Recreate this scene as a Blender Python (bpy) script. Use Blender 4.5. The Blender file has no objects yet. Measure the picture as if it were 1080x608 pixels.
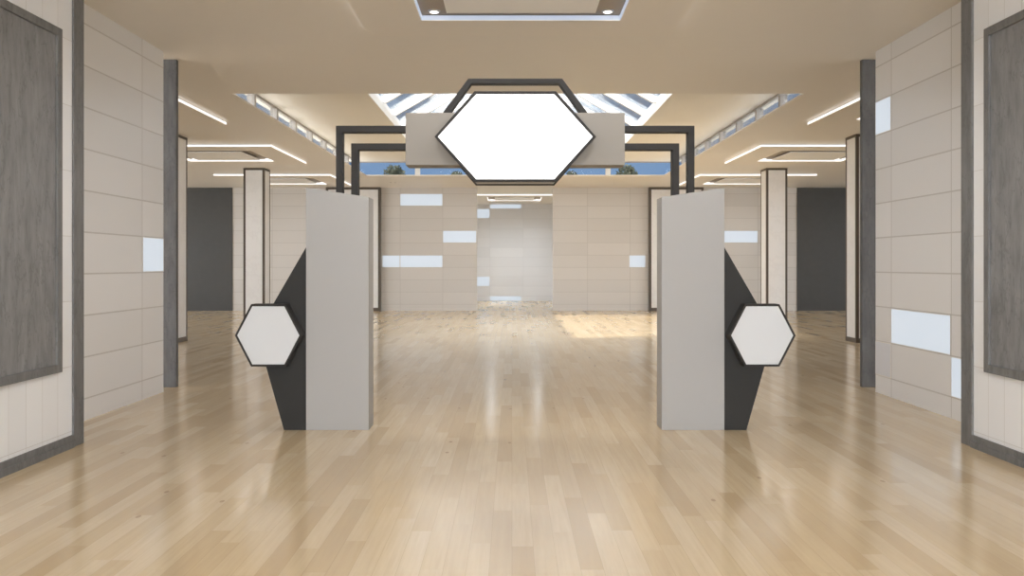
import bpy, bmesh, math, random
from mathutils import Vector, Matrix
random.seed(4)
SC = bpy.context.scene
COL = SC.collection

# ------------------------------------------------------------------ constants (metres; camera stands at x=0,y=0)
CAM_H = 1.70
RC = 0.10                    # centre line of the hall
H = 4.55                     # ceiling height
WX = 4.76                    # half width of the hall
FAR = 33.3                   # far wall
ROW0, ROW, TL = 0.237, 0.455, 1.575   # tile courses of the walls

# ------------------------------------------------------------------ node helpers
def new_mat(name):
    m = bpy.data.materials.new(name); m.use_nodes = True
    nt = m.node_tree
    return m, nt, nt.nodes['Principled BSDF']

def math_n(nt, op, a, b=None, c=None):
    n = nt.nodes.new('ShaderNodeMath'); n.operation = op
    for i, v in enumerate((a, b, c)):
        if v is None: continue
        if isinstance(v, (int, float)): n.inputs[i].default_value = v
        else: nt.links.new(v, n.inputs[i])
    return n.outputs[0]

def mix_n(nt, fac, a, b, blend='MIX'):
    n = nt.nodes.new('ShaderNodeMix'); n.data_type = 'RGBA'; n.blend_type = blend
    for sock, v in ((n.inputs[0], fac), (n.inputs[6], a), (n.inputs[7], b)):
        if isinstance(v, (int, float)): sock.default_value = v
        elif isinstance(v, tuple): sock.default_value = (*v[:3], 1)
        else: nt.links.new(v, sock)
    return n.outputs[2]

def noise_n(nt, vec, scale, detail=3, rough=.5, dims='3D'):
    n = nt.nodes.new('ShaderNodeTexNoise'); n.noise_dimensions = dims
    n.inputs['Scale'].default_value = scale; n.inputs['Detail'].default_value = detail
    n.inputs['Roughness'].default_value = rough
    if vec is not None: nt.links.new(vec, n.inputs['Vector'])
    return n.outputs['Fac']

def ramp_n(nt, fac, stops):
    n = nt.nodes.new('ShaderNodeValToRGB')
    els = n.color_ramp.elements
    while len(els) < len(stops): els.new(.5)
    for e, (p, c) in zip(els, stops):
        e.position = p; e.color = (*c, 1)
    nt.links.new(fac, n.inputs[0])
    return n.outputs[0]

def coords(nt, kind):
    if kind == 'world':
        v = nt.nodes.new('ShaderNodeNewGeometry').outputs['Position']
    else:
        v = nt.nodes.new('ShaderNodeTexCoord').outputs['Object']
    s = nt.nodes.new('ShaderNodeSeparateXYZ'); nt.links.new(v, s.inputs[0])
    return v, s.outputs[0], s.outputs[1], s.outputs[2]

def comb(nt, x, y, z):
    n = nt.nodes.new('ShaderNodeCombineXYZ')
    for i, v in enumerate((x, y, z)):
        if isinstance(v, (int, float)): n.inputs[i].default_value = v
        else: nt.links.new(v, n.inputs[i])
    return n.outputs[0]

def plain(name, col, rough=.5, spec=.5, metal=0, mottled=.04, scale=6):
    m, nt, b = new_mat(name)
    v, x, y, z = coords(nt, 'object')
    f = noise_n(nt, v, scale, 3)
    c = mix_n(nt, f, tuple(k*(1-mottled) for k in col), tuple(min(1, k*(1+mottled)) for k in col))
    nt.links.new(c, b.inputs['Base Color'])
    b.inputs['Roughness'].default_value = rough
    b.inputs['Specular IOR Level'].default_value = spec
    b.inputs['Metallic'].default_value = metal
    return m

def glow(name, col, strength, base=.8):
    m, nt, b = new_mat(name)
    b.inputs['Base Color'].default_value = (base, base, base, 1)
    b.inputs['Emission Color'].default_value = (*col, 1)
    b.inputs['Emission Strength'].default_value = strength
    b.inputs['Roughness'].default_value = .4
    return m

def line_mask(nt, u, period, offset, w):
    """1 on joint lines of width w"""
    t = math_n(nt, 'DIVIDE', math_n(nt, 'SUBTRACT', u, offset), period)
    fr = math_n(nt, 'FRACT', math_n(nt, 'ADD', t, 1000.5))
    d = math_n(nt, 'ABSOLUTE', math_n(nt, 'SUBTRACT', fr, .5))
    return math_n(nt, 'LESS_THAN', d, w/2/period)

def tiles(name, col, joint, axis, off, period=TL, zoff=ROW0, zper=ROW, w=.016, rough=.35):
    m, nt, b = new_mat(name)
    v, x, y, z = coords(nt, 'world')
    u = x if axis == 'x' else y
    vm = line_mask(nt, u, period, off, w)
    hm = line_mask(nt, z, zper, zoff, w)
    mask = math_n(nt, 'MAXIMUM', vm, hm)
    cu = math_n(nt, 'FLOOR', math_n(nt, 'DIVIDE', math_n(nt, 'SUBTRACT', u, off), period))
    cz = math_n(nt, 'FLOOR', math_n(nt, 'DIVIDE', math_n(nt, 'SUBTRACT', z, zoff), zper))
    wn = nt.nodes.new('ShaderNodeTexWhiteNoise'); wn.noise_dimensions = '2D'
    nt.links.new(comb(nt, cu, cz, 0), wn.inputs['Vector'])
    base = mix_n(nt, wn.outputs['Value'], tuple(k*.965 for k in col), tuple(min(1, k*1.03) for k in col))
    c = mix_n(nt, mask, base, joint)
    nt.links.new(c, b.inputs['Base Color'])
    b.inputs['Roughness'].default_value = rough
    bp = nt.nodes.new('ShaderNodeBump'); bp.inputs['Strength'].default_value = .35; bp.inputs['Distance'].default_value = .004
    nt.links.new(math_n(nt, 'SUBTRACT', 1, mask), bp.inputs['Height']); nt.links.new(bp.outputs[0], b.inputs['Normal'])
    return m

def wood_floor():
    m, nt, b = new_mat('oak_plank_floor')
    v, x, y, z = coords(nt, 'world')
    PW, PL = .128, 1.55
    rx = math_n(nt, 'DIVIDE', x, PW)
    row = math_n(nt, 'FLOOR', rx)
    w1 = nt.nodes.new('ShaderNodeTexWhiteNoise'); w1.noise_dimensions = '1D'; nt.links.new(row, w1.inputs['W'])
    yy = math_n(nt, 'DIVIDE', math_n(nt, 'ADD', y, math_n(nt, 'MULTIPLY', w1.outputs['Value'], 9.3)), PL)
    seg = math_n(nt, 'FLOOR', yy)
    w2 = nt.nodes.new('ShaderNodeTexWhiteNoise'); w2.noise_dimensions = '2D'; nt.links.new(comb(nt, row, seg, 0), w2.inputs['Vector'])
    tone = ramp_n(nt, w2.outputs['Value'], [(0, (.55, .415, .245)), (.25, (.63, .495, .31)), (.6, (.69, .555, .36)), (1, (.735, .61, .42))])
    # grain, stretched along the plank and different on every plank
    gx = math_n(nt, 'ADD', math_n(nt, 'MULTIPLY', x, 30), math_n(nt, 'MULTIPLY', w2.outputs['Value'], 37))
    g = noise_n(nt, comb(nt, gx, math_n(nt, 'MULTIPLY', y, 1.3), row), 1.0, 5, .62)
    tone = mix_n(nt, math_n(nt, 'MULTIPLY', math_n(nt, 'SUBTRACT', g, .36), 1.25), tone, (.48, .35, .22))
    g2 = noise_n(nt, comb(nt, math_n(nt, 'MULTIPLY', x, 2.2), math_n(nt, 'MULTIPLY', y, .5), math_n(nt, 'MULTIPLY', w2.outputs['Value'], 11)), 1.5, 3)
    tone = mix_n(nt, math_n(nt, 'MULTIPLY', g2, .35), tone, (.68, .54, .37))
    # knots
    vo = nt.nodes.new('ShaderNodeTexVoronoi'); vo.voronoi_dimensions = '2D'; vo.inputs['Scale'].default_value = 1
    nt.links.new(comb(nt, math_n(nt, 'MULTIPLY', x, 2.0), math_n(nt, 'MULTIPLY', y, .95), 0), vo.inputs['Vector'])
    vs = nt.nodes.new('ShaderNodeSeparateColor'); nt.links.new(vo.outputs['Color'], vs.inputs[0])
    kn = math_n(nt, 'MULTIPLY', math_n(nt, 'LESS_THAN', vo.outputs['Distance'], .032), .5)
    kn = math_n(nt, 'MULTIPLY', kn, math_n(nt, 'GREATER_THAN', vs.outputs[0], .72))
    tone = mix_n(nt, kn, tone, (.20, .10, .05))
    jl = math_n(nt, 'MAXIMUM', line_mask(nt, rx, 1, 0, .02), math_n(nt, 'MULTIPLY', line_mask(nt, yy, 1, 0, .0022), .3))
    tone = mix_n(nt, math_n(nt, 'MULTIPLY', jl, .38), tone, (.30, .20, .12))
    nt.links.new(tone, b.inputs['Base Color'])
    rr = math_n(nt, 'ADD', math_n(nt, 'MULTIPLY', noise_n(nt, v, .9, 2), .07), FLOOR_ROUGH)
    nt.links.new(rr, b.inputs['Roughness'])
    b.inputs['Specular IOR Level'].default_value = .6
    return m

def stone(name, dark, light, rough=.45):
    m, nt, b = new_mat(name)
    v, x, y, z = coords(nt, 'object')
    a = noise_n(nt, comb(nt, math_n(nt, 'MULTIPLY', x, 9), math_n(nt, 'MULTIPLY', y, 9), math_n(nt, 'MULTIPLY', z, 2.2)), 1.2, 6, .65)
    s = noise_n(nt, comb(nt, math_n(nt, 'MULTIPLY', x, 3), math_n(nt, 'MULTIPLY', y, 3), math_n(nt, 'MULTIPLY', z, 1.1)), 1.7, 4, .6)
    vein = math_n(nt, 'LESS_THAN', math_n(nt, 'ABSOLUTE', math_n(nt, 'SUBTRACT', s, .5)), .012)
    c = ramp_n(nt, a, [(.3, dark), (.7, light)])
    c = mix_n(nt, math_n(nt, 'MULTIPLY', vein, .28), c, tuple(k*.55 for k in dark))
    nt.links.new(c, b.inputs['Base Color'])
    b.inputs['Roughness'].default_value = rough
    return m

def marble(name, col):
    m, nt, b = new_mat(name)
    v, x, y, z = coords(nt, 'object')
    s = noise_n(nt, v, 2.3, 5, .6)
    vein = math_n(nt, 'SUBTRACT', 1, math_n(nt, 'MINIMUM', math_n(nt, 'MULTIPLY', math_n(nt, 'ABSOLUTE', math_n(nt, 'SUBTRACT', s, .5)), 22), 1))
    c = mix_n(nt, math_n(nt, 'MULTIPLY', vein, .10), col, tuple(k*.6 for k in col))
    nt.links.new(c, b.inputs['Base Color'])
    b.inputs['Roughness'].default_value = .3
    return m

def glass_mat():
    m = bpy.data.materials.new('clear_glass'); m.use_nodes = True
    nt = m.node_tree; nt.nodes.clear()
    out = nt.nodes.new('ShaderNodeOutputMaterial')
    tr = nt.nodes.new('ShaderNodeBsdfTransparent'); tr.inputs[0].default_value = (.96, .975, .98, 1)
    gl = nt.nodes.new('ShaderNodeBsdfGlossy'); gl.inputs['Roughness'].default_value = .02
    fr = nt.nodes.new('ShaderNodeFresnel'); fr.inputs[0].default_value = 1.35
    mx = nt.nodes.new('ShaderNodeMixShader')
    nt.links.new(math_n(nt, 'MULTIPLY', fr.outputs[0], .6), mx.inputs[0])
    nt.links.new(tr.outputs[0], mx.inputs[1]); nt.links.new(gl.outputs[0], mx.inputs[2])
    nt.links.new(mx.outputs[0], out.inputs[0])
    return m

def leaf_mat():
    m, nt, b = new_mat('bush_leaves')
    v, x, y, z = coords(nt, 'object')
    c = ramp_n(nt, noise_n(nt, v, 9, 3), [(.3, (.012, .016, .008)), (.7, (.045, .052, .028))])
    nt.links.new(c, b.inputs['Base Color']); b.inputs['Roughness'].default_value = .7
    return m

FLOOR_ROUGH = .13
M = {}
M['floor'] = wood_floor()
M['ceiling'] = plain('beige_ceiling_paint', (.80, .755, .69), .42, .4, mottled=.01)
M['cream'] = plain('cream_plaster', (.86, .825, .76), .7, .2, mottled=.015)
WALLC, JOINT = (.84, .84, .85), (.62, .605, .60)
M['tile_left'] = tiles('wall_tiles_left', WALLC, JOINT, 'y', 11.35)
M['tile_right'] = tiles('wall_tiles_right', WALLC, JOINT, 'y', 11.54)
M['tile_far'] = tiles('wall_tiles_far', (.66, .625, .585), (.54, .505, .465), 'x', -2.56)
M['tile_far2'] = tiles('wall_tiles_far_right', (.66, .625, .585), (.54, .505, .465), 'x', 2.79)
M['tile_alcove'] = tiles('wall_tiles_recess', (.87, .87, .89), (.79, .79, .81), 'x', -1.046)
M['bay'] = tiles('bay_tiles', (.86, .87, .89), (.68, .67, .66), 'y', 8.13, .265, .755, .605, .006)
M['plaster'] = plain('white_plaster', (.78, .75, .71), .6, .3, mottled=.015)
M['slate'] = stone('grey_slate_panel', (.165, .165, .17), (.28, .28, .288), .6)
M['slate_frame'] = stone('grey_slate_frame', (.135, .134, .135), (.205, .204, .205), .6)
M['slate_post'] = stone('dark_slate_post', (.085, .085, .086), (.145, .145, .147), .6)
M['anthracite'] = plain('anthracite_board', (.075, .073, .070), .55, .4, mottled=.08)
M['bronze'] = plain('dark_bronze_trim', (.095, .075, .058), .4, .5, mottled=.06)
M['marble'] = marble('white_marble', (.84, .83, .82))
M['gate_grey'] = plain('warm_grey_laminate', (.415, .405, .395), .6, .25, mottled=.01)
M['header'] = plain('taupe_laminate', (.285, .262, .235), .6, .25, mottled=.01)
M['gate_dark'] = plain('charcoal_laminate', (.036, .035, .0335), .6, .2, mottled=.05)
M['gate_tube'] = plain('charcoal_steel', (.038, .0355, .034), .6, .2, mottled=.05)
M['white_board'] = plain('white_acrylic', (.675, .685, .70), .55, .25, mottled=.005)
M['lit_sign'] = glow('lit_white_acrylic', (1, 1, 1), 1.15)
M['lit_tile'] = glow('backlit_tile', (.79, .89, 1.0), .66, .22)
M['pale_tile'] = plain('pale_blue_tile', (.78, .80, .86), .25, .5, mottled=.005)
M['led'] = glow('led_strip', (1.0, .97, .94), 1.3)
M['led_cool'] = glow('led_strip_cool', (.66, .78, 1.0), .55, .35)
M['lens'] = glow('spot_lens', (1, .97, .92), 3.0)
M['raft'] = plain('raft_board', (.82, .77, .70), .5, .3, mottled=.01)
M['panel'] = plain('white_panel', (.88, .87, .86), .5, .3, mottled=.005)
M['recess'] = plain('brown_recess_plate', (.36, .31, .26), .5, .3, mottled=.01)
M['silver'] = plain('brushed_silver', (.6, .6, .62), .3, .5, 1, mottled=.03)
M['white_steel'] = plain('white_steel', (.9, .89, .86), .45, .4, mottled=.01)
M['grey_metal'] = plain('grey_window_metal', (.40, .37, .34), .5, .4, mottled=.03)
M['roofing'] = plain('pale_roofing', (.55, .56, .58), .8, .2, mottled=.05)
M['glass'] = glass_mat()
M['leaf'] = leaf_mat()
M['bark'] = plain('bark', (.12, .09, .06), .8, .2, mottled=.2)
M['gate_edge'] = plain('light_grey_board', (.55, .54, .53), .4, .4, mottled=.01)

# ------------------------------------------------------------------ mesh helpers
class MB:
    def __init__(s): s.bm = bmesh.new()
    def box(s, x0, x1, y0, y1, z0, z1):
        xs, ys, zs = sorted((x0, x1)), sorted((y0, y1)), sorted((z0, z1))
        v = [s.bm.verts.new((x, y, z)) for x in xs for y in ys for z in zs]
        for f in ((0,1,3,2), (4,6,7,5), (0,4,5,1), (2,3,7,6), (0,2,6,4), (1,5,7,3)):
            s.bm.faces.new([v[i] for i in f])
        return s
    def prism(s, pts, y0, y1):
        """XZ outline pushed along y"""
        a = [s.bm.verts.new((p[0], y0, p[1])) for p in pts]
        b = [s.bm.verts.new((p[0], y1, p[1])) for p in pts]
        s.bm.faces.new(a); s.bm.faces.new(b[::-1])
        n = len(pts)
        for i in range(n): s.bm.faces.new((a[i], b[i], b[(i+1) % n], a[(i+1) % n]))
        return s
    def frame(s, outer, inner, y0, y1):
        """closed ring between two XZ outlines of equal count"""
        n = len(outer); L = []
        for pts in (outer, inner):
            for y in (y0, y1): L.append([s.bm.verts.new((p[0], y, p[1])) for p in pts])
        oa, ob, ia, ib = L
        for i in range(n):
            j = (i+1) % n
            s.bm.faces.new((oa[i], oa[j], ia[j], ia[i])); s.bm.faces.new((ob[j], ob[i], ib[i], ib[j]))
            s.bm.faces.new((oa[j], oa[i], ob[i], ob[j])); s.bm.faces.new((ia[i], ia[j], ib[j], ib[i]))
        return s
    def ring(s, X, Y, w, z0, z1):
        """horizontal rectangular ring, outer half sizes X,Y, width w"""
        out = [(-X,-Y), (X,-Y), (X,Y), (-X,Y)]; inn = [(-X+w,-Y+w), (X-w,-Y+w), (X-w,Y-w), (-X+w,Y-w)]
        L = [[s.bm.verts.new((p[0], p[1], z)) for p in pts] for pts in (out, inn) for z in (z0, z1)]
        oa, ob, ia, ib = L
        for i in range(4):
            j = (i+1) % 4
            for f in ((oa[i], ia[i], ia[j], oa[j]), (ob[j], ib[j], ib[i], ob[i]), (oa[i], oa[j], ob[j], ob[i]), (ia[j], ia[i], ib[i], ib[j])):
                s.bm.faces.new(f)
        return s
    def cyl(s, x, y, z0, z1, r, r2=None, n=20):
        r2 = r if r2 is None else r2
        a = [s.bm.verts.new((x+r*math.cos(2*math.pi*i/n), y+r*math.sin(2*math.pi*i/n), z0)) for i in range(n)]
        b = [s.bm.verts.new((x+r2*math.cos(2*math.pi*i/n), y+r2*math.sin(2*math.pi*i/n), z1)) for i in range(n)]
        s.bm.faces.new(a); s.bm.faces.new(b)
        for i in range(n): s.bm.faces.new((a[i], a[(i+1) % n], b[(i+1) % n], b[i]))
        return s
    def grid(s, x0, x1, y0, y1, z0, z1, holes):
        """slab in xy with rectangular holes (x0,x1,y0,y1), one watertight shell"""
        xs = sorted({x0, x1, *[h[0] for h in holes], *[h[1] for h in holes]}); xs = [x for x in xs if x0 <= x <= x1]
        ys = sorted({y0, y1, *[h[2] for h in holes], *[h[3] for h in holes]}); ys = [y for y in ys if y0 <= y <= y1]
        nx, ny = len(xs)-1, len(ys)-1
        def solid(i, j):
            if not (0 <= i < nx and 0 <= j < ny): return False
            cx, cy = (xs[i]+xs[i+1])/2, (ys[j]+ys[j+1])/2
            return not any(h[0] < cx < h[1] and h[2] < cy < h[3] for h in holes)
        V = {}
        def v(i, j, k):
            if (i, j, k) not in V: V[i, j, k] = s.bm.verts.new((xs[i], ys[j], (z0, z1)[k]))
            return V[i, j, k]
        for i in range(nx):
            for j in range(ny):
                if not solid(i, j): continue
                s.bm.faces.new((v(i,j,0), v(i,j+1,0), v(i+1,j+1,0), v(i+1,j,0)))
                s.bm.faces.new((v(i,j,1), v(i+1,j,1), v(i+1,j+1,1), v(i,j+1,1)))
                for di, dj, a, b in ((-1,0,(i,j),(i,j+1)), (1,0,(i+1,j+1),(i+1,j)), (0,-1,(i+1,j),(i,j)), (0,1,(i,j+1),(i+1,j+1))):
                    if not solid(i+di, j+dj):
                        s.bm.faces.new((v(*a,0), v(*b,0), v(*b,1), v(*a,1)))
        return s
    def turn(s, mat):
        bmesh.ops.transform(s.bm, matrix=mat, verts=s.bm.verts); return s
    def bevel(s, w):
        bmesh.ops.recalc_face_normals(s.bm, faces=s.bm.faces)
        es = [e for e in s.bm.edges if len(e.link_faces) == 2 and e.calc_face_angle(0) > .4]
        bmesh.ops.bevel(s.bm, geom=es, offset=w, segments=2, affect='EDGES', profile=.6, clamp_overlap=True)
        return s
    def build(s, name, mat, parent=None, smooth=False):
        bmesh.ops.recalc_face_normals(s.bm, faces=s.bm.faces)
        me = bpy.data.meshes.new(name); s.bm.to_mesh(me); s.bm.free()
        me.materials.append(mat)
        if smooth:
            for p in me.polygons: p.use_smooth = True
        o = bpy.data.objects.new(name, me); COL.objects.link(o)
        if parent: o.parent = parent
        return o

XY2XZ = Matrix(((1,0,0,0), (0,0,1,0), (0,1,0,0), (0,0,0,1)))   # slab in xy -> upright in xz (thickness along y)
XY2YZ = Matrix(((0,0,1,0), (1,0,0,0), (0,1,0,0), (0,0,0,1)))   # slab in xy -> upright in yz (thickness along x)

def tag(o, label=None, cat=None, group=None, kind='thing'):
    if label: o['label'] = label
    if cat: o['category'] = cat
    if group: o['group'] = group
    o['kind'] = kind
    return o
def empty(name, loc):
    o = bpy.data.objects.new(name, None); o.location = loc; o.empty_display_size = .1; COL.objects.link(o); return o
def struct(name, mb, mat):
    o = mb.build(name, mat); o['kind'] = 'structure'; return o
def copy_tree(o, parent=None):
    c = o.copy(); COL.objects.link(c)
    if parent: c.parent = parent
    for ch in [k for k in o.children]: copy_tree(ch, c)
    return c

# ------------------------------------------------------------------ setting: floor, ceiling, walls
struct('floor', MB().box(-16.4, 16.6, -6.4, 43, -.12, 0), M['floor'])
OX0, OX1, OY0, OY1 = RC-WX, RC+WX, 15.0, 28.8                # roof well over the hall
struct('ceiling', MB().grid(-16.4, 16.6, -6.4, 43, H, H+.03, [(OX0, OX1, OY0, OY1), (-16.4, -3.6, FAR+.35, 43), (3.8, 16.6, FAR+.35, 43)]), M['ceiling'])

LX, RX = RC-WX, RC+WX
BX = 4.18                                                     # half width between the two near bays
WEND = 12.04
struct('wall_left', MB().box(LX-.4, LX, 8.3, WEND, 0, H), M['tile_left'])
struct('wall_right', MB().box(RX, RX+.4, 8.3, WEND, 0, H), M['tile_right'])
struct('wall_left_bay', MB().box(LX-.4, RC-BX-.02, -6, 8.57, 0, H), M['bay'])
struct('wall_right_bay', MB().box(RC+BX+.02, RX+.4, -6, 8.57, 0, H), M['bay'])
for sx, side in ((-1, 'left'), (1, 'right')):
    xf = RC+sx*BX; xw = xf+sx*.02
    Y = lambda mb: mb
    # dark border of the bay: upright at its far end, skirting and head
    m = MB(); m.box(xf, xf+sx*.6, 8.39, 8.59, 0, H); struct('trim_%d' % (1 if sx < 0 else 2), m.bevel(.008), M['slate_frame'])
    m = MB(); m.box(xf-sx*.012, xw, 4.40, 8.39, 0, .06); m.box(xf, xw, 4.40, 8.39, .06, .115)
    struct('baseboard_'+side, m, M['slate_frame'])
    m = MB(); m.box(xf, xf+sx*.1, 4.20, 4.40, 0, H); struct('trim_%d' % (3 if sx < 0 else 4), m, M['slate_frame'])
# dark posts standing just beyond the ends of the side walls
for sx, nm in ((-1, 'left'), (1, 'right')):
    x0 = RC+sx*WX
    m = MB().box(x0-sx*.005, x0+sx*.26, 12.49, 12.57, 0, H).bevel(.006)
    o = m.build('door_post', M['slate_post'])
    o.location = (0, 0, 0)
    tag(o, 'tall dark grey slate post ending the tiled wall on the %s' % nm, 'post', 'slate posts at the wall ends')
# wings: front walls, outer walls, rear hall wall; unseen windows added for daylight
struct('wall_wing_front_left', MB().box(-16, LX-.3, 12.45, 12.75, 0, H), M['plaster'])
struct('wall_wing_front_right', MB().box(RX+.3, 16.2, 12.45, 12.75, 0, H), M['plaster'])
struct('wall_far_left', MB().box(-16.2, -1.30, FAR, FAR+.35, 0, H), M['tile_far'])
struct('wall_far_right', MB().box(1.51, 16.4, FAR, FAR+.35, 0, H), M['tile_far2'])
struct('wall_recess_far', MB().box(-3.4, 3.6, 42.3, 42.6, 0, H), M['tile_alcove'])
struct('wall_recess_left', MB().grid(FAR+.35, 42.6, 0, H, -3.6, -3.2, [(34.4, 38.9, .3, 4.2)]).turn(XY2YZ), M['plaster'])
struct('wall_recess_right', MB().grid(FAR+.35, 42.6, 0, H, 3.4, 3.8, [(34.4, 38.9, .3, 4.2)]).turn(XY2YZ), M['plaster'])
struct('wall_wing_outer_left', MB().grid(12.75, FAR, 0, H, -16.3, -16.0, [(14, 32, .5, 4.0)]).turn(XY2YZ), M['plaster'])
struct('wall_wing_outer_right', MB().grid(12.75, FAR, 0, H, 16.2, 16.5, [(14, 32, .5, 4.0)]).turn(XY2YZ), M['plaster'])
struct('wall_rear', MB().grid(-5.2, 5.4, 0, H, -6.3, -6.0, [(-3.95, 4.15, .1, 4.4)]).turn(XY2XZ), M['plaster'])

def window(name, mb_frame, panes, mull):
    f = struct(name, mb_frame, M['grey_metal'])
    for m, mat in mull: m.build('window_mullion', mat, f)
    for p in panes: p.build('window_pane', M['glass'], f)
    return f
window('window_1', MB().grid(-3.95, 4.15, .1, 4.4, -6.2, -6.1, [(-3.88, 4.08, .17, 4.33)]).turn(XY2XZ),  # unseen rear window, widened to throw fill light on the gate
       [MB().box(-3.88, 4.08, -6.156, -6.150, .17, 4.33)],
       [(MB().box(x-.03, x+.03, -6.2, -6.1, .17, 4.33), M['grey_metal']) for x in (-1.9, .1, 2.1)])
for i, (xa, xb) in ((2, (-16.2, -16.1)), (3, (16.3, 16.4))):  # unseen wing windows, added to let fill daylight in
    window('window_%d' % i, MB().grid(14, 32, .5, 4.0, xa, xb, [(14.1, 31.9, .6, 3.9)]).turn(XY2YZ),
           [MB().box((xa+xb)/2-.003, (xa+xb)/2+.003, 14.1, 31.9, .6, 3.9)],
           [(MB().box(xa, xb, y-.04, y+.04, .6, 3.9), M['grey_metal']) for y in (17, 20, 23, 26, 29)])

for i, (xa, xb) in ((7, (-3.5, -3.4)), (8, (3.6, 3.7))):  # unseen side windows, added to brighten the recess
    window('window_%d' % i, MB().grid(34.4, 38.9, .3, 4.2, xa, xb, [(34.48, 38.82, .38, 4.12)]).turn(XY2YZ),
           [MB().box((xa+xb)/2-.003, (xa+xb)/2+.003, 34.48, 38.82, .38, 4.12)],
           [(MB().box(xa, xb, y-.04, y+.04, .38, 4.12), M['grey_metal']) for y in (36.1, 37.9)])

# ------------------------------------------------------------------ roof lantern over the well: clerestories, cream ceiling, skylight
WT = 5.03                                                     # underside of the lantern roof
CXL, CXR = RC-5.10, RC+5.10                                   # clerestory planes
LY0, LY1 = 14.7, 29.10
SB = H+.03                                                    # roof slab top = sill
SKX0, SKX1, SKY0, SKY1 = -2.80, 3.12, 16.2, 26.3
struct('ceiling_lantern', MB().grid(CXL-.22, CXR+.22, LY0-.2, LY1+.25, WT, WT+.16, [(SKX0, SKX1, SKY0, SKY1)]), M['cream'])
struct('wall_lantern_near', MB().box(CXL, CXR, LY0-.1, LY0, SB, WT), M['cream'])
mys = [14.75+.9+1.65*k for k in range(9)]                     # mullions
mys = [y for y in [15.65, 17.3, 18.95, 20.6, 22.25, 23.9, 25.55, 27.2] ]
for i, (cx, s) in ((4, (CXL, -1)), (5, (CXR, 1))):
    fr = MB().grid(LY0, LY1, SB, WT, cx-.03, cx+.03, [(LY0+.06, LY1-.06, SB+.03, WT-.05)]).turn(XY2YZ)
    window('window_%d' % i, fr, [MB().box(cx-.004, cx+.004, LY0+.06, LY1-.06, SB+.03, WT-.05)],
           [(MB().box(cx-.07, cx+.07, y-.06, y+.06, SB+.03, WT-.05), M['grey_metal']) for y in mys])
fr = MB().grid(CXL, CXR, SB, WT, LY1-.03, LY1+.03, [(CXL+.08, CXR-.08, SB+.01, WT-.03)]).turn(XY2XZ)
window('window_6', fr, [MB().box(CXL+.08, CXR-.08, LY1-.004, LY1+.004, SB+.01, WT-.03)],
       [(MB().box(x-.08, x+.08, LY1-.06, LY1+.06, SB+.01, WT-.03), M['white_steel']) for x in (-3.05, 3.10)])

sky = empty('skylight', ((SKX0+SKX1)/2, SKY0, WT+.16))
tag(sky, 'gabled glass skylight with white rafters over the roof well', 'skylight')
hw, ln = (SKX1-SKX0)/2, SKY1-SKY0
RISE = hw*.577
MB().ring(hw+.12, ln/2+.12, .12, 0, .10).turn(Matrix.Translation((0, ln/2, 0))).build('curb', M['white_steel'], sky)
MB().box(-.10, .10, 0, ln, RISE-.12, RISE+.14).build('ridge_beam', M['white_steel'], sky)
for k in range(7):
    y = .05+1.65*k
    ya, yb = max(0, y-.06), min(ln, y+.06)
    for s in (-1, 1):
        m = MB(); t = .30
        m.prism([(s*hw, .04), (s*(hw+.05), .11), (0, RISE+.115), (0, RISE-.03), (s*(hw-.06), .02)], ya, yb)
        m.build('rafter', M['white_steel'], sky)
for s in (-1, 1):
    m = MB()
    m.prism([(s*hw, .105), (0, RISE+.10), (0, RISE+.106), (s*hw, .111)], .01, ln-.01)
    m.build('glass_slope', M['glass'], sky)
for y in (0, ln-.008):
    MB().prism([(-hw, .10), (hw, .10), (0, RISE+.1)], y, y+.008).build('gable_pane', M['glass'], sky)

# bushes on the roof, seen through the far clerestory
def bush(x, y, r, h, label):
    t = empty('bush', (x, y, SB))
    tag(t, label, 'bush', 'bushes outside the clerestory')
    rnd = random.Random(int(x*100))
    MB().cyl(0, 0, 0, h, .03, .015, 8).build('trunk', M['bark'], t)
    m = MB()
    for k in range(420):
        d = Vector((rnd.gauss(0, 1), rnd.gauss(0, 1), rnd.gauss(0, 1))).normalized()*r*rnd.random()**.4
        c = Vector((0, 0, h))+Vector((d.x, d.y, d.z*.8))
        q = Matrix.Rotation(rnd.uniform(0, 6.28), 3, Vector((rnd.gauss(0,1), rnd.gauss(0,1), rnd.gauss(0,1))).normalized())
        L = r*.22
        vs = [m.bm.verts.new(c+q @ Vector(p)) for p in ((-L,0,0), (0,-L*.4,0), (L,0,.02), (0,L*.4,0))]
        m.bm.faces.new(vs)
    m.build('foliage', M['leaf'], t)
bush(-4.05, 31.0, .36, .27, 'dark green bush behind the clerestory, left of the header beam')
bush(3.95, 31.0, .36, .27, 'dark green bush behind the clerestory, right of the header beam')
bush(-1.90, 31.0, .20, .20, 'small bush behind the clerestory, left of the large hexagon sign')
bush(2.05, 31.0, .20, .20, 'small bush behind the clerestory, right of the large hexagon sign')

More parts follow.
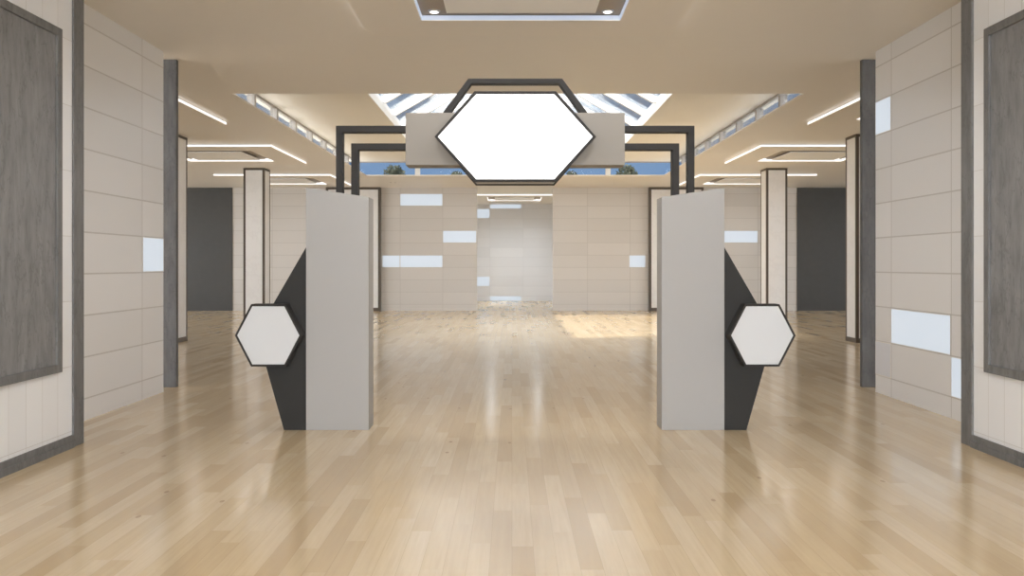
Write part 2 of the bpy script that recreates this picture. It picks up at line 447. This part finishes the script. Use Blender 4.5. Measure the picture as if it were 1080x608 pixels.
# ------------------------------------------------------------------ ceiling light rafts
R = 1.81
def make_raft(strip):
    t = empty('ceiling_light', (0, 0, H))
    w = .68
    MB().ring(R, R, w, -.062, -.015).build('raft_body', M['raft'], t)
    MB().ring(R+.014, R+.014, w+.014, -.075, -.062).build('raft_plate', M['raft'], t)
    MB().ring(R-.25, R-.25, .1, -.015, 0).build('hanger', M['grey_metal'], t)
    MB().ring(R+.010, R+.010, .010, -.062, -.018).build('edge_light', M['led'], t)
    MB().ring(R-w, R-w, .01, -.068, -.018).build('recess_light', M[strip], t)
    MB().box(-R+w, R-w, -R+w, R-w, -.008, -.001).build('recess_plate', M['recess'], t)  # dark brown sheet laid against the ceiling inside the recess
    p = MB().box(-.82, .82, -.82, .82, -.075, -.055).build('centre_panel', M['panel'], t)
    MB().box(-.3, .3, -.3, .3, -.055, 0).build('panel_hanger', M['grey_metal'], p)
    for sx in (-1, 1):
        for sy in (-1, 1):
            s = MB().cyl(sx*.97, sy*.97, -.024, -.008, .06, .07).build('spotlight', M['silver'], t)
            MB().cyl(sx*.97, sy*.97, -.027, -.024, .045).build('lens', M['lens'], s)
    return t
raft0 = make_raft('led_cool')      # over the hall
raft1 = make_raft('led')           # warmer strips in the wings
spots = [((RC, 2.18), 'unseen square ceiling light raft overhead, added for front fill'),  # out of view; repeats the raft pitch, added for front fill
         ((RC, 9.1), 'square ceiling light raft in the hall, right above the entrance gate'),
         ((RC, 38.0), 'square ceiling light raft in the bright recess beyond the far wall')]
for sx, nm in ((-1, 'left'), (1, 'right')):
    for y, w in ((16.1, 'nearest to the slate post'), (23.05, 'between the two square columns'), (29.95, 'closest to the far wall')):
        spots.append(((RC+sx*7.6, y), 'square ceiling light raft in the %s wing, %s' % (nm, w)))
LAMP_W = 22.0
REAR_FILL = 12.5  # strength of the sky glow added behind the camera
for i, ((x, y), lab) in enumerate(spots):
    o = raft0 if i == 0 else raft1 if i == 2 else copy_tree(raft0 if i < 2 else raft1)
    o.location = (x, y, H)
    tag(o, lab, 'ceiling light', 'square ceiling light rafts')
    for sx in (-1, 1):
        for sy in (-1, 1):
            ld = bpy.data.lights.new('spot_lamp', 'SPOT'); ld.energy = LAMP_W*(3.4 if y == 9.1 else 2.0 if y < 9 else 3.4 if y > 36 else 1); ld.spot_size = math.radians(172); ld.spot_blend = .6
            ld.shadow_soft_size = .12; ld.color = (.84, .93, 1) if y > 36 else (1, .985, .97)
            lo = bpy.data.objects.new('spot_lamp', ld); COL.objects.link(lo)
            lo.location = (x+sx*.97, y+sy*.97, H-.11); lo['kind'] = 'helper'

# ------------------------------------------------------------------ columns
def make_column():
    t = empty('square_column', (0, 0, 0))
    a, h, tw = .31, H-.004, .062
    MB().box(-a+.006, a-.006, -a+.006, a-.006, .0, h).build('shaft', M['marble'], t)
    for sx in (-1, 1):
        for sy in (-1, 1):
            m = MB(); x, y = sx*a, sy*a
            m.prism([(0, 0), (1, 0), (1, 1), (0, 1)], 0, 1); m.bm.clear()
            pts = [(x, y), (x-sx*tw, y), (x-sx*tw, y-sy*.012), (x-sx*.012, y-sy*.012), (x-sx*.012, y-sy*tw), (x, y-sy*tw)]
            lo = [m.bm.verts.new((p[0], p[1], .10)) for p in pts]; hi = [m.bm.verts.new((p[0], p[1], h-.06)) for p in pts]
            m.bm.faces.new(lo); m.bm.faces.new(hi)
            for i in range(6): m.bm.faces.new((lo[i], lo[(i+1) % 6], hi[(i+1) % 6], hi[i]))
            m.build('corner_trim', M['bronze'], t)
    MB().ring(a+.004, a+.004, .02, 0, .10).build('base_trim', M['bronze'], t)
    MB().ring(a+.002, a+.002, .02, h-.06, h).build('top_trim', M['bronze'], t)
    return t
c0 = make_column()
k = 0
for sx, nm in ((-1, 'left'), (1, 'right')):
    for y, w in ((19.89, 'nearer white column with bronze edges, beside the slate post on the %s'),
                 (26.8, 'farther white column with bronze edges, above the %s small hexagon sign')):
        o = c0 if k == 0 else copy_tree(c0); k += 1
        o.location = (RC+sx*7.69, y, 0)
        tag(o, w % nm, 'column', 'white square columns')
# broad pilasters on the far wall
def pilaster(xa, xb, lab):
    t = empty('pilaster', ((xa+xb)/2, FAR, 0)); a = (xb-xa)/2; h = H-.004; tw = .085
    MB().box(-a+.006, a-.006, -.244, 0, 0, h).build('shaft', M['marble'], t)
    MB().frame([(-a, 0), (a, 0), (a, h), (-a, h)], [(-a+tw, .12), (a-tw, .12), (a-tw, h-tw), (-a+tw, h-tw)], -.256, -.002).build('frame_trim', M['bronze'], t)
    tag(t, lab, 'pilaster', 'framed pilasters on the far wall')
pilaster(RC-6.93, RC-4.93, 'white bronze-framed pilaster on the far wall, behind the left gate pier')
pilaster(RC+4.93, RC+6.93, 'white bronze-framed pilaster on the far wall, behind the right gate pier')
# dark wall boards at the outer ends of the far wall
for sx, nm in ((-1, 'left'), (1, 'right')):
    o = MB().box(RC+sx*10.43, RC+sx*15.8, FAR-.04, FAR-.001, 0, H-.005).build('wall_board', M['anthracite'])
    tag(o, 'full height dark grey board at the end of the %s wing' % nm, 'wall board', 'dark boards in the wings')

# ------------------------------------------------------------------ framed slate panels in the near bays
for sx, nm in ((-1, 'left'), (1, 'right')):
    xw = RC+sx*(BX+.02)
    ya, yb, za, zb = 4.95, 8.14, .73, 3.83
    t = empty('slate_panel', (xw, (ya+yb)/2, (za+zb)/2))
    tag(t, 'large framed grey slate panel hung on the white bay wall, %s side' % nm, 'slate panel', 'framed slate panels')
    hy, hz = (yb-ya)/2, (zb-za)/2
    m = MB().box(0, -sx*.018, -hy+.07, hy-.07, -hz+.06, hz-.06); m.build('slab', M['slate'], t)
    m = MB().frame([(-hy, -hz), (hy, -hz), (hy, hz), (-hy, hz)], [(-hy+.085, -hz+.075), (hy-.085, -hz+.075), (hy-.085, hz-.075), (-hy+.085, hz-.075)], 0, .04)
    m.turn(Matrix(((0, -sx, 0, 0), (1, 0, 0, 0), (0, 0, 1, 0), (0, 0, 0, 1)))).bevel(.006).build('frame', M['slate_frame'], t)

# ------------------------------------------------------------------ backlit wall tiles
def zrow(k): return (max(0, ROW0+ROW*k)+.006, min(H, ROW0+ROW*(k+1))-.006)
def lit(x0, x1, y0, y1, row, lab, mat='lit_tile', grp='backlit wall tiles'):
    z0, z1 = zrow(row)
    c = Vector(((x0+x1)/2, (y0+y1)/2, (z0+z1)/2)); hx, hy, hz = (x1-x0)/2, (y1-y0)/2, (z1-z0)/2
    t = empty('light_tile', c)
    tag(t, lab, 'light tile', grp)
    e = .007
    if hy < hx:
        MB().box(-hx+e, hx-e, -hy, hy, -hz+e, hz-e).build('diffuser', M[mat], t)
        fr = MB().frame([(-hx, -hz), (hx, -hz), (hx, hz), (-hx, hz)], [(-hx+e, -hz+e), (hx-e, -hz+e), (hx-e, hz-e), (-hx+e, hz-e)], -hy, hy)
    else:
        MB().box(-hx, hx, -hy+e, hy-e, -hz+e, hz-e).build('diffuser', M[mat], t)
        fr = MB().frame([(-hy, -hz), (hy, -hz), (hy, hz), (-hy, hz)], [(-hy+e, -hz+e), (hy-e, -hz+e), (hy-e, hz-e), (-hy+e, hz-e)], -hx, hx).turn(Matrix.Rotation(math.pi/2, 4, 'Z'))
    fr.build('frame', M['plaster'], t)
g = .008
lit(LX, LX+.006, 11.35+g, WEND-g, 3, 'pale blue lit tile in the side wall by the slate post, left of the columns')
lit(RX-.006, RX, 9.965+g, 11.54-g, 1, 'largest lit tile, low in the right side wall')
lit(RX-.006, RX, 8.6, 9.965-g, 0, 'lit tile beside the dark bay frame, below the largest lit tile')
lit(RX-.006, RX, 11.54+g, WEND-g, 7, 'lit tile high in the right side wall by the slate post')
lit(RX-.006, RX, 11.54+g, WEND-g, 0, 'dim pale tile low in the right side wall by the slate post', 'pale_tile')
yf = FAR-.006
for xa, xb, row, lab in ((-4.14, -2.56, 8, 'topmost lit tile on the far wall, under the ceiling'),
                         (-2.56, -1.31, 5, 'lit tile on the far wall at the edge of the bright recess'),
                         (-4.80, -4.14, 3, 'short lit tile on the far wall touching the left pilaster'),
                         (-4.14, -2.56, 3, 'wide lit tile on the far wall, at the height of a person'),
                         (4.33, 4.94, 3, 'short lit tile on the far wall touching the right pilaster'),
                         (7.52, 9.09, 5, 'lit tile on the far wall in the right wing')):
    lit(xa+g, xb-g, yf, FAR, row, lab)
ya = 42.3-.006
for xa, xb, row, lab in ((-2.62, -1.046, 8, 'upper lit tile at the side of the recess wall'),
                         (-2.62, -1.046, 1, 'lower lit tile at the side of the recess wall'),
                         (-1.046, .445, 9, 'lit tile along the top of the recess wall'),
                         (-1.046, .445, -1, 'lit tile along the floor of the recess wall')):
    lit(xa+g, xb-g, ya, 42.3, row, lab)

# ------------------------------------------------------------------ entrance gate
gate = empty('entrance_gate', (.033, 9.255, 0))
tag(gate, 'grey and charcoal entrance gate with three white hexagon signs on the wood floor', 'gate')
def hexa(cx, cz, wv, wt, hh):
    return [(cx-wv, cz), (cx-wt, cz-hh), (cx+wt, cz-hh), (cx+wv, cz), (cx+wt, cz+hh), (cx-wt, cz+hh)]
for s in (-1, 1):
    MB().prism([(s*1.505, 0), (s*2.15, 0), (s*2.15, 2.494), (s*1.505, 2.397)], 0, .31).bevel(.004).build('pier', M['gate_grey'], gate)
    MB().prism([(s*2.151, 0), (s*2.377, 0), (s*2.66, 1.0), (s*2.151, 1.88)], .002, .16).bevel(.003).build('wing_panel', M['gate_dark'], gate)
    c = (s*2.495, .986)
    sg = MB().prism(hexa(*c, .338, .174, .316), -.14, .002).bevel(.003).build('small_hexagon_sign', M['gate_dark'], gate)
    MB().frame(hexa(*c, .338, .174, .316), hexa(*c, .314, .162, .294), -.158, -.139).bevel(.002).build('sign_frame', M['gate_tube'], sg)
    fc = MB().prism(hexa(*c, .315, .1625, .295), -.152, -.1395).build('sign_face', M['white_board'], sg)
    fc['label'] = 'plain white face'
    MB().prism([(s*1.78, 2.40), (s*1.847, 2.40), (s*1.847, 3.134), (s*1.12, 3.134), (s*1.12, 3.066), (s*1.78, 3.066)], .02, .14).bevel(.004).build('support_tube', M['gate_tube'], gate)
    MB().prism([(s*1.62, 2.38), (s*1.69, 2.38), (s*1.69, 2.952), (s*1.12, 2.952), (s*1.12, 2.884), (s*1.62, 2.884)], .02, .14).bevel(.004).build('support_tube', M['gate_tube'], gate)
MB().box(-1.127, 1.127, 0, .31, 2.725, 3.264).bevel(.004).build('header_beam', M['header'], gate)
o, i_ = [(-.777, 3.25), (-.488, 3.636), (.488, 3.636), (.777, 3.25)], [(.70, 3.25), (.457, 3.588), (-.457, 3.588), (-.70, 3.25)]
MB().prism(o+i_, .10, .24).bevel(.003).build('hexagon_arch', M['gate_tube'], gate)
c = (0, 3.003)
sg = MB().prism(hexa(*c, .805, .405, .447), -.09, .30).build('large_hexagon_sign', M['gate_edge'], gate)
MB().frame(hexa(*c, .821, .415, .462), hexa(*c, .786, .3965, .432), -.105, -.07).bevel(.003).build('sign_frame', M['gate_tube'], sg)
MB().frame(hexa(*c, .821, .415, .462), hexa(*c, .786, .3965, .432), .28, .31).build('rear_frame', M['gate_tube'], sg)
fc = MB().prism(hexa(*c, .788, .3975, .434), -.098, -.088).build('sign_face', M['lit_sign'], sg)
fc['label'] = 'glowing white face'

# ------------------------------------------------------------------ sky with an added glow behind the camera, sun
w = bpy.data.worlds.new('sky'); SC.world = w; w.use_nodes = True
nt = w.node_tree; bg = nt.nodes['Background']
tc = nt.nodes.new('ShaderNodeTexCoord'); sp = nt.nodes.new('ShaderNodeSeparateXYZ'); nt.links.new(tc.outputs['Generated'], sp.inputs[0])
cr = ramp_n(nt, sp.outputs[2], [(0, (.26, .36, .48)), (.02, (.19, .31, .51)), (.3, (.24, .38, .62)), (1, (.14, .28, .60))])
SUN_DIR = Vector((.80, .86, -1)).normalized()
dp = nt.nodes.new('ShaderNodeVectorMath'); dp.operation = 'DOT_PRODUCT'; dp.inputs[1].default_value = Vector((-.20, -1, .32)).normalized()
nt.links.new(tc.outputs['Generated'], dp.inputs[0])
rear_fill = math_n(nt, 'POWER', math_n(nt, 'ADD', math_n(nt, 'MULTIPLY', dp.outputs['Value'], .5), .5), 4.0)  # bright sky patch added behind the camera to fill the hall
add = mix_n(nt, 1.0, cr, mix_n(nt, math_n(nt, 'MULTIPLY', rear_fill, 1.0), (0, 0, 0), (REAR_FILL, REAR_FILL*1.015, REAR_FILL*1.05)), 'ADD')
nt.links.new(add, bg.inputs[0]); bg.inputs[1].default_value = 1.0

sl = bpy.data.lights.new('sun', 'SUN'); sl.energy = 7.0; sl.angle = math.radians(.6); sl.color = (1, .90, .74)
so = bpy.data.objects.new('sun', sl); COL.objects.link(so)
so.rotation_euler = Vector((.80, .86, -1)).to_track_quat('-Z', 'Y').to_euler()

# ------------------------------------------------------------------ camera
cd = bpy.data.cameras.new('camera'); cd.sensor_width = 36; cd.lens = 36*950/1080; cd.shift_y = -24.5/1080
cd.clip_end = 300
co = bpy.data.objects.new('camera', cd); COL.objects.link(co)
co.location = (0, 0, CAM_H); co.rotation_euler = (math.radians(90), 0, 0)
SC.camera = co

SC.view_settings.view_transform = 'Standard'; SC.view_settings.look = 'None'
SC.view_settings.gamma = 1; SC.view_settings.use_curve_mapping = False
SC.view_settings.exposure = 0.0
SC.cycles.use_denoising = True
SC.cycles.max_bounces = 10; SC.cycles.diffuse_bounces = 6; SC.cycles.glossy_bounces = 4; SC.cycles.transparent_max_bounces = 12
SC.cycles.sample_clamp_indirect = 6
